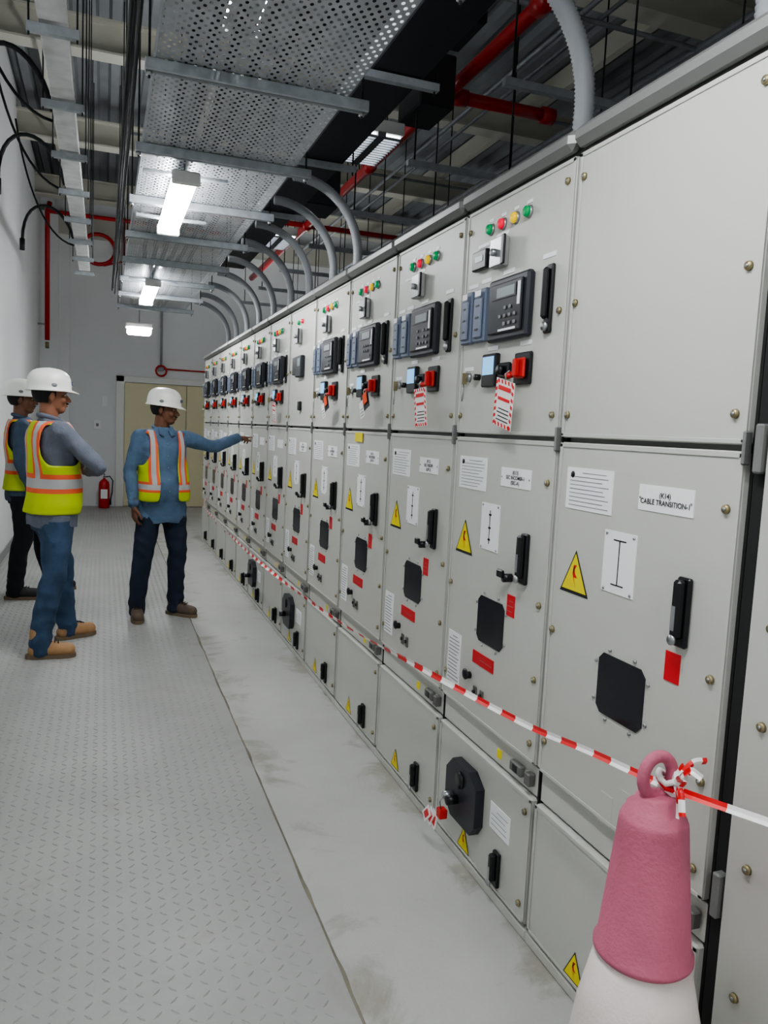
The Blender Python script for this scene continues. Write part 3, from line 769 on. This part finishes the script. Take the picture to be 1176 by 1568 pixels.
def batten(name,x,y0,y1,z,w=.13,up=False):
    b=MB(); b.bx(x-w/2+.01,x+w/2-.01,y0-.02,y1+.02,z+.03,z+.055,'lampbody',.006)
    n=8; rs=[]
    sg=-1 if not up else 1
    zb=z+.03 if not up else z+.055
    for yy in (y0,y1): rs.append([(x+w/2*math.cos(math.pi*j/n),yy,zb+sg*.04*math.sin(math.pi*j/n)) for j in range(n+1)])
    vs=rs[0]+rs[1]; fs=[(j,j+1,n+2+j,n+1+j) for j in range(n)]+[tuple(range(n+1)),tuple(range(2*n+1,n,-1))]
    b.add(vs,fs,'lamp' if not up else 'fill_up',True)
    b.bx(x-w/2-.004,x+w/2+.004,y0-.035,y0,z-.012,z+.05,'lampbody',.006); b.bx(x-w/2-.004,x+w/2+.004,y1,y1+.035,z-.012,z+.05,'lampbody',.006)
    if not up:
        for yy in (y0+.1,y1-.1):
            b.bx(x-.20,x+.22,yy-.02,yy+.02,z+.055,z+.070,'galv',.002)
            b.cyl((x,yy,z+.05),(x,yy,TZ-.001),.006,'steel')
    else:
        for yy in (y0,y1): b.cyl((x+.075,yy,z+.03),(x+.075,yy,5.2),.005,'cable',seg=6); b.bx(x-.02,x+.08,yy-.01,yy+.01,z+.02,z+.03,'galv')
    return b.build(name)
batten('fluorescent_batten_light',.375,4.1,5.2,2.73)
batten('fluorescent_batten_light',.40,7.25,8.45,2.73)
batten('fluorescent_batten_light',.375,.55,1.7,2.73)  # out of view above the camera, added for general fill
batten('fluorescent_batten_light',.375,-1.9,-.75,2.73)  # unseen batten behind the camera, added for general fill
for y in (-1.5,2.2,5.9,9.0): batten('added_fill_uplight',.52,y,y+1.2,3.15,.14,True)  # added uplights, hidden above the tray, to brighten the ceiling
batten('added_fill_uplight',2.9,11.4,12.7,3.2,.16,True)  # one more added uplight, brightens the back wall
b=MB(); x=.43
b.bx(x-.17,x+.17,10.7,10.95,2.74,2.80,'lampbody',.01); b.bx(x-.15,x+.15,10.69,10.94,2.66,2.74,'lamp',.02); b.cyl((x,10.8,2.8),(x,10.8,5.3),.006,'steel'); b.build('bulkhead_light')
lt=MB(); X0=-.30; LZ=3.35
yy=3.2
for k in range(8):
    lt.bx(X0,X0+.13,yy+.03,yy+.88,LZ,LZ+.05,'trunk',.006)
    lt.bx(X0-.05,X0+.18,yy-.02,yy+.02,LZ-.045,LZ-.004,'galv',.002)
    lt.cyl((X0-.04,yy,LZ-.06),(X0-.04,yy,5.25),.005,'cable',seg=6); lt.cyl((X0+.17,yy,LZ-.06),(X0+.17,yy,5.25),.005,'cable',seg=6)
    yy+=.92
lt.bx(X0-.05,X0+.18,yy-.02,yy+.02,LZ-.045,LZ-.004,'galv',.002)
lt.build('lighting_trunking')
b=MB()
def bez(a,b1,c,d,n=14):
    a,b1,c,d=map(Vector,(a,b1,c,d)); return [a*(1-t)**3+b1*3*t*(1-t)**2+c*3*t*t*(1-t)+d*t**3 for t in [i/n for i in range(n+1)]]
for (y,x1) in ((3.6,-.72),(5.4,-.78),(7.0,-.8),(9.2,-.82)):
    b.tube(bez((X0-.01,y,LZ+.06),(X0-.1,y,LZ+.5),(x1,y,LZ+.55),(x1,y,LZ+.02)),.016,'cable',8)
    b.cyl((x1,y,LZ+.04),(x1,y,LZ-.08),.026,'cable')
    b.tube(bez((X0-.02,y+.2,LZ+.07),(X0-.3,y+.2,LZ+.1),(-.8,y+.2,LZ+.6),(-.9,y+.2,LZ+1.3)),.010,'cable',8)
b.build('drop_cables')
def arc_conduit(y,r=.03,x0=1.45):
    P=[]; xc=x0; z0=2.409
    for j in range(9): P.append((xc,y,z0+.18*j/8))
    R=.40; cx=xc-R; cz=z0+.18
    for j in range(1,25):
        a=math.pi/2*j/24; P.append((cx+R*math.cos(a),y-.08*j/24,cz+R*math.sin(a)))
    e=P[-1]
    for j in range(1,3): P.append((e[0]-.02*j,e[1],e[2]))
    Q=[];rad=[]
    for a,b_ in zip(P[:-1],P[1:]):
        A=Vector(a);B=Vector(b_); n=max(2,int((B-A).length/.006))
        for t in range(n):
            Q.append(A.lerp(B,t/n)); rad.append(r if len(Q)%2 else r*.86)
    m=MB(); m.tube(Q,r,'conduit',12,rad=rad); m.cyl((xc,y,2.409),(xc,y,2.45),.04,'black'); m.build('flexible_conduit')
for y in (1.50,2.25,4.62,5.15,5.8,6.4,7.1,7.8,8.5,9.2,9.8): arc_conduit(y,.034 if y<3 else .03)
b=MB()
b.bx(1.15,1.42,2.0,8.6,3.22,3.38,'blackduct',.01)
b.bx(1.86,2.10,4.75,5.15,3.62,3.95,'blackduct',.01); b.bx(1.42,1.75,6.1,6.5,3.3,3.6,'blackduct',.01)
b.bx(1.0,1.6,3.3,3.6,3.38,3.50,'blackduct',.01)
for x in (1.88,2.08): b.cyl((x,4.95,3.9),(x,4.95,5.2),.005,'cable',seg=6)
for y in (2.4,3.6,4.9,6.2,7.5): 
    b.bx(1.08,1.5,y-.02,y+.02,3.18,3.215,'galv',.002)
    for x in (1.1,1.48): b.cyl((x,y,3.16),(x,y,5.2),.005,'cable',seg=6)
b.build('black_air_duct')
def hilight(x,y):
    b=MB(); b.bx(x-.16,x+.16,y-.30,y+.30,3.52,3.60,'lampbody',.006)
    b.bx(x-.14,x-.03,y-.27,y+.27,3.505,3.52,'lamp2'); b.bx(x+.03,x+.14,y-.27,y+.27,3.505,3.52,'lamp2')
    for q in range(13): b.bx(x-.15,x+.15,y-.27+q*.045,y-.260+q*.045,3.49,3.506,'galvd')
    b.bx(x-.028,x+.028,y-.3,y+.3,3.49,3.52,'galvd')
    for xx in (x-.12,x+.12): b.cyl((xx,y,3.6),(xx,y,5.2),.005,'cable',seg=6)
    b.build('louvre_ceiling_light')
hilight(1.72,5.35); hilight(1.72,8.4)
b=MB(); z=3.95
b.tube([(2.27,.0,z),(2.27,13.,z)],.045,'pipered',14)
b.tube([(2.27,5.3,z),(3.15,5.3,z)],.045,'pipered',14)
b.tube([(1.0,9.3,z),(4.0,9.3,z)],.03,'pipered',12); b.tube([(-.8,12.6,4.5),(1.8,12.6,4.5)],.03,'pipered',12)
for y in (2.0,4.0,5.3,7.0,9.3): b.cyl((2.27,y-.06,z),(2.27,y+.06,z),.06,'pipered'); b.cyl((2.27,y+.3,z),(2.27,y+.3,5.2),.006,'cable',seg=6)
b.cyl((2.33,5.3,z),(2.43,5.3,z),.06,'pipered'); b.cyl((3.05,5.3,z),(3.15,5.3,z),.06,'pipered')
b.build('sprinkler_pipe')
b=MB()
for (p0,p1,r) in (((1.6,3.2,4.3),(1.6,13,4.3),.016),((3.0,2,4.4),(3.0,13,4.4),.02),((3.15,2,4.4),(3.15,13,4.4),.016),((-.5,2,4.7),(-.5,14,4.7),.016),((.6,6.6,4.5),(5.4,6.6,4.5),.016),((.2,9.1,4.6),(5.4,9.1,4.6),.016),((-.9,5.0,4.2),(1.8,5.0,4.2),.014),((1.3,4.3,4.1),(4.8,4.3,4.1),.016),((3.6,1,4.1),(3.6,13,4.1),.03)):
    b.cyl(p0,p1,r,'galvd',seg=10)
b.build('steel_conduit_run')
b=MB()
for x in (1.9,2.6,3.3):
    for k in range(8):
        y=2.3+k*1.3; b.cyl((x,y,3.3),(x,y,5.3),.006,'cable',seg=6)
for k in range(8):
    y=2.3+k*1.3; b.bx(1.85,3.35,y-.02,y+.02,3.28,3.32,'galv',.002)
b.bx(2.62,2.9,1,11.3,3.33,3.40,'galvd',.004)
b.build('hanging_strut_supports')
# ------------------------------------------------------------------ cone and tape
cx,cy_=1.012,1.15
b=MB(); c=(cx,cy_,0)
b.bx(cx-.2,cx+.2,cy_-.2,cy_+.2,0,.04,'conewhite',.012)
b.lathe(c,[(.001,.04),(.172,.04),(.165,.06),(.120,.42),(.088,.560),(.001,.560)],'conewhite',48)
b.lathe(c,[(.001,.55),(.092,.55),(.096,.555),(.096,.562),(.090,.568),(.066,.815),(.065,.825),(.061,.835),(.056,.838),(.054,.850),(.040,.853),(.038,.87),(.030,.876),(.001,.877)],'pink',48)
b.tube([(cx+.034*math.cos(a/24*6.283),cy_-.0,.912+.040*math.sin(a/24*6.283)) for a in range(24)],.012,'pink',12,True)
b.build('traffic_cone')
pts=[(1.225,.45,.93),(1.14,.90,.897),(1.035,1.13,.893),(1.07,1.45,.83),(1.11,1.8,.757),(1.11,2.55,.685),(1.11,3.55,.600),(1.11,5.56,.530),(1.11,7.4,.535),(1.12,9.16,.574),(1.225,9.9,.60)]
def crom(P,n):
    P=[Vector(p) for p in P]; out=[]
    for i in range(len(P)-1):
        p0=P[max(i-1,0)];p1=P[i];p2=P[i+1];p3=P[min(i+2,len(P)-1)]
        d12=(p2-p1).length; m1=(p2-p0)/max(1e-6,((p1-p0).length+d12))*d12; m2=(p3-p1)/max(1e-6,((p3-p2).length+d12))*d12
        k=max(2,int(d12/n))
        for j in range(k):
            t=j/k; out.append(p1*(2*t**3-3*t*t+1)+m1*(t**3-2*t*t+t)+p2*(-2*t**3+3*t*t)+m2*(t**3-t*t))
    out.append(P[-1]); return out
def ribbon(b,P,w,st,tw=1.5,ph=0):
    vs=[];L=0;fs=[];ks=[]
    for i,p in enumerate(P):
        t=(P[min(i+1,len(P)-1)]-P[max(i-1,0)]).normalized()
        if i: L+=(P[i]-P[i-1]).length
        a=ph+.55*math.sin(L*tw)+.3*math.sin(L*4.1)
        u=Vector((0,0,1)); u=(u-t*u.dot(t)).normalized(); v=t.cross(u)
        d=u*math.cos(a)+v*math.sin(a); q=v*math.cos(a)-u*math.sin(a)
        ww=w*min(1,.72+max(0,(p.y-1.5))*.25)
        vs+= [p-d*ww/2,p+q*.003,p+d*ww/2]
        ks.append(int(L/st)%2)
    for i in range(len(P)-1):
        for j in (0,1): b.add([vs[3*i+j],vs[3*i+j+1],vs[3*i+4+j],vs[3*i+3+j]],[(0,1,2,3)],'taper' if ks[i] else 'tapew',True)
b=MB(); ribbon(b,crom(pts,.02),.022,.085)
for k in range(9):
    a=random.uniform(-2.2,1.2); dz=random.uniform(-.05,.07); l=random.uniform(.05,.09)
    p=[Vector((cx+.025,cy_-.02,.90)),Vector((cx+.02+l*.5*math.cos(a),cy_-.03+l*.4*math.sin(a),.91+dz*.5+random.uniform(0,.02))),Vector((cx+.02+l*math.cos(a),cy_-.03+l*.8*math.sin(a),.90+dz))]
    ribbon(b,crom(p,.006),.018,.026,14,k*1.7)
for q,(kk,rr) in enumerate((('tapew',.020),('taper',.024),('tapew',.026))):
    b.tube([(cx+.034+rr*math.cos(a/12*6.283),cy_+rr*.9*math.sin(a/12*6.283),.885+q*.011+.007*math.sin(a*1.3+q)) for a in range(12)],.0065,kk,6,True)
b.build('barrier_tape')
# ------------------------------------------------------------------ world, camera
w=bpy.data.worlds.new('world'); SC.world=w; w.use_nodes=True
w.node_tree.nodes['Background'].inputs[0].default_value=(.8,.85,.9,1); w.node_tree.nodes['Background'].inputs[1].default_value=.3
try: SC.view_settings.look='AgX - Medium High Contrast'
except Exception as ex: print('look',ex)
yaw=math.radians(20.2);p=math.radians(6.0);r=math.radians(2.7)
F=Vector((math.sin(yaw)*math.cos(p),math.cos(yaw)*math.cos(p),-math.sin(p)))
R0=Vector((math.cos(yaw),-math.sin(yaw),0)); U0=R0.cross(F)
R=R0*math.cos(r)+U0*math.sin(r); U=-R0*math.sin(r)+U0*math.cos(r)
cam=bpy.data.cameras.new('camera'); co=bpy.data.objects.new('camera',cam); COL.objects.link(co)
cam.sensor_fit='VERTICAL'; cam.sensor_height=32.; cam.lens=1178./1568.*32.; cam.clip_start=.02
Mx=Matrix((R,U,-F)).transposed().to_4x4(); Mx.translation=Vector((0,0,1.55)); co.matrix_world=Mx
SC.camera=co
print('DONE')
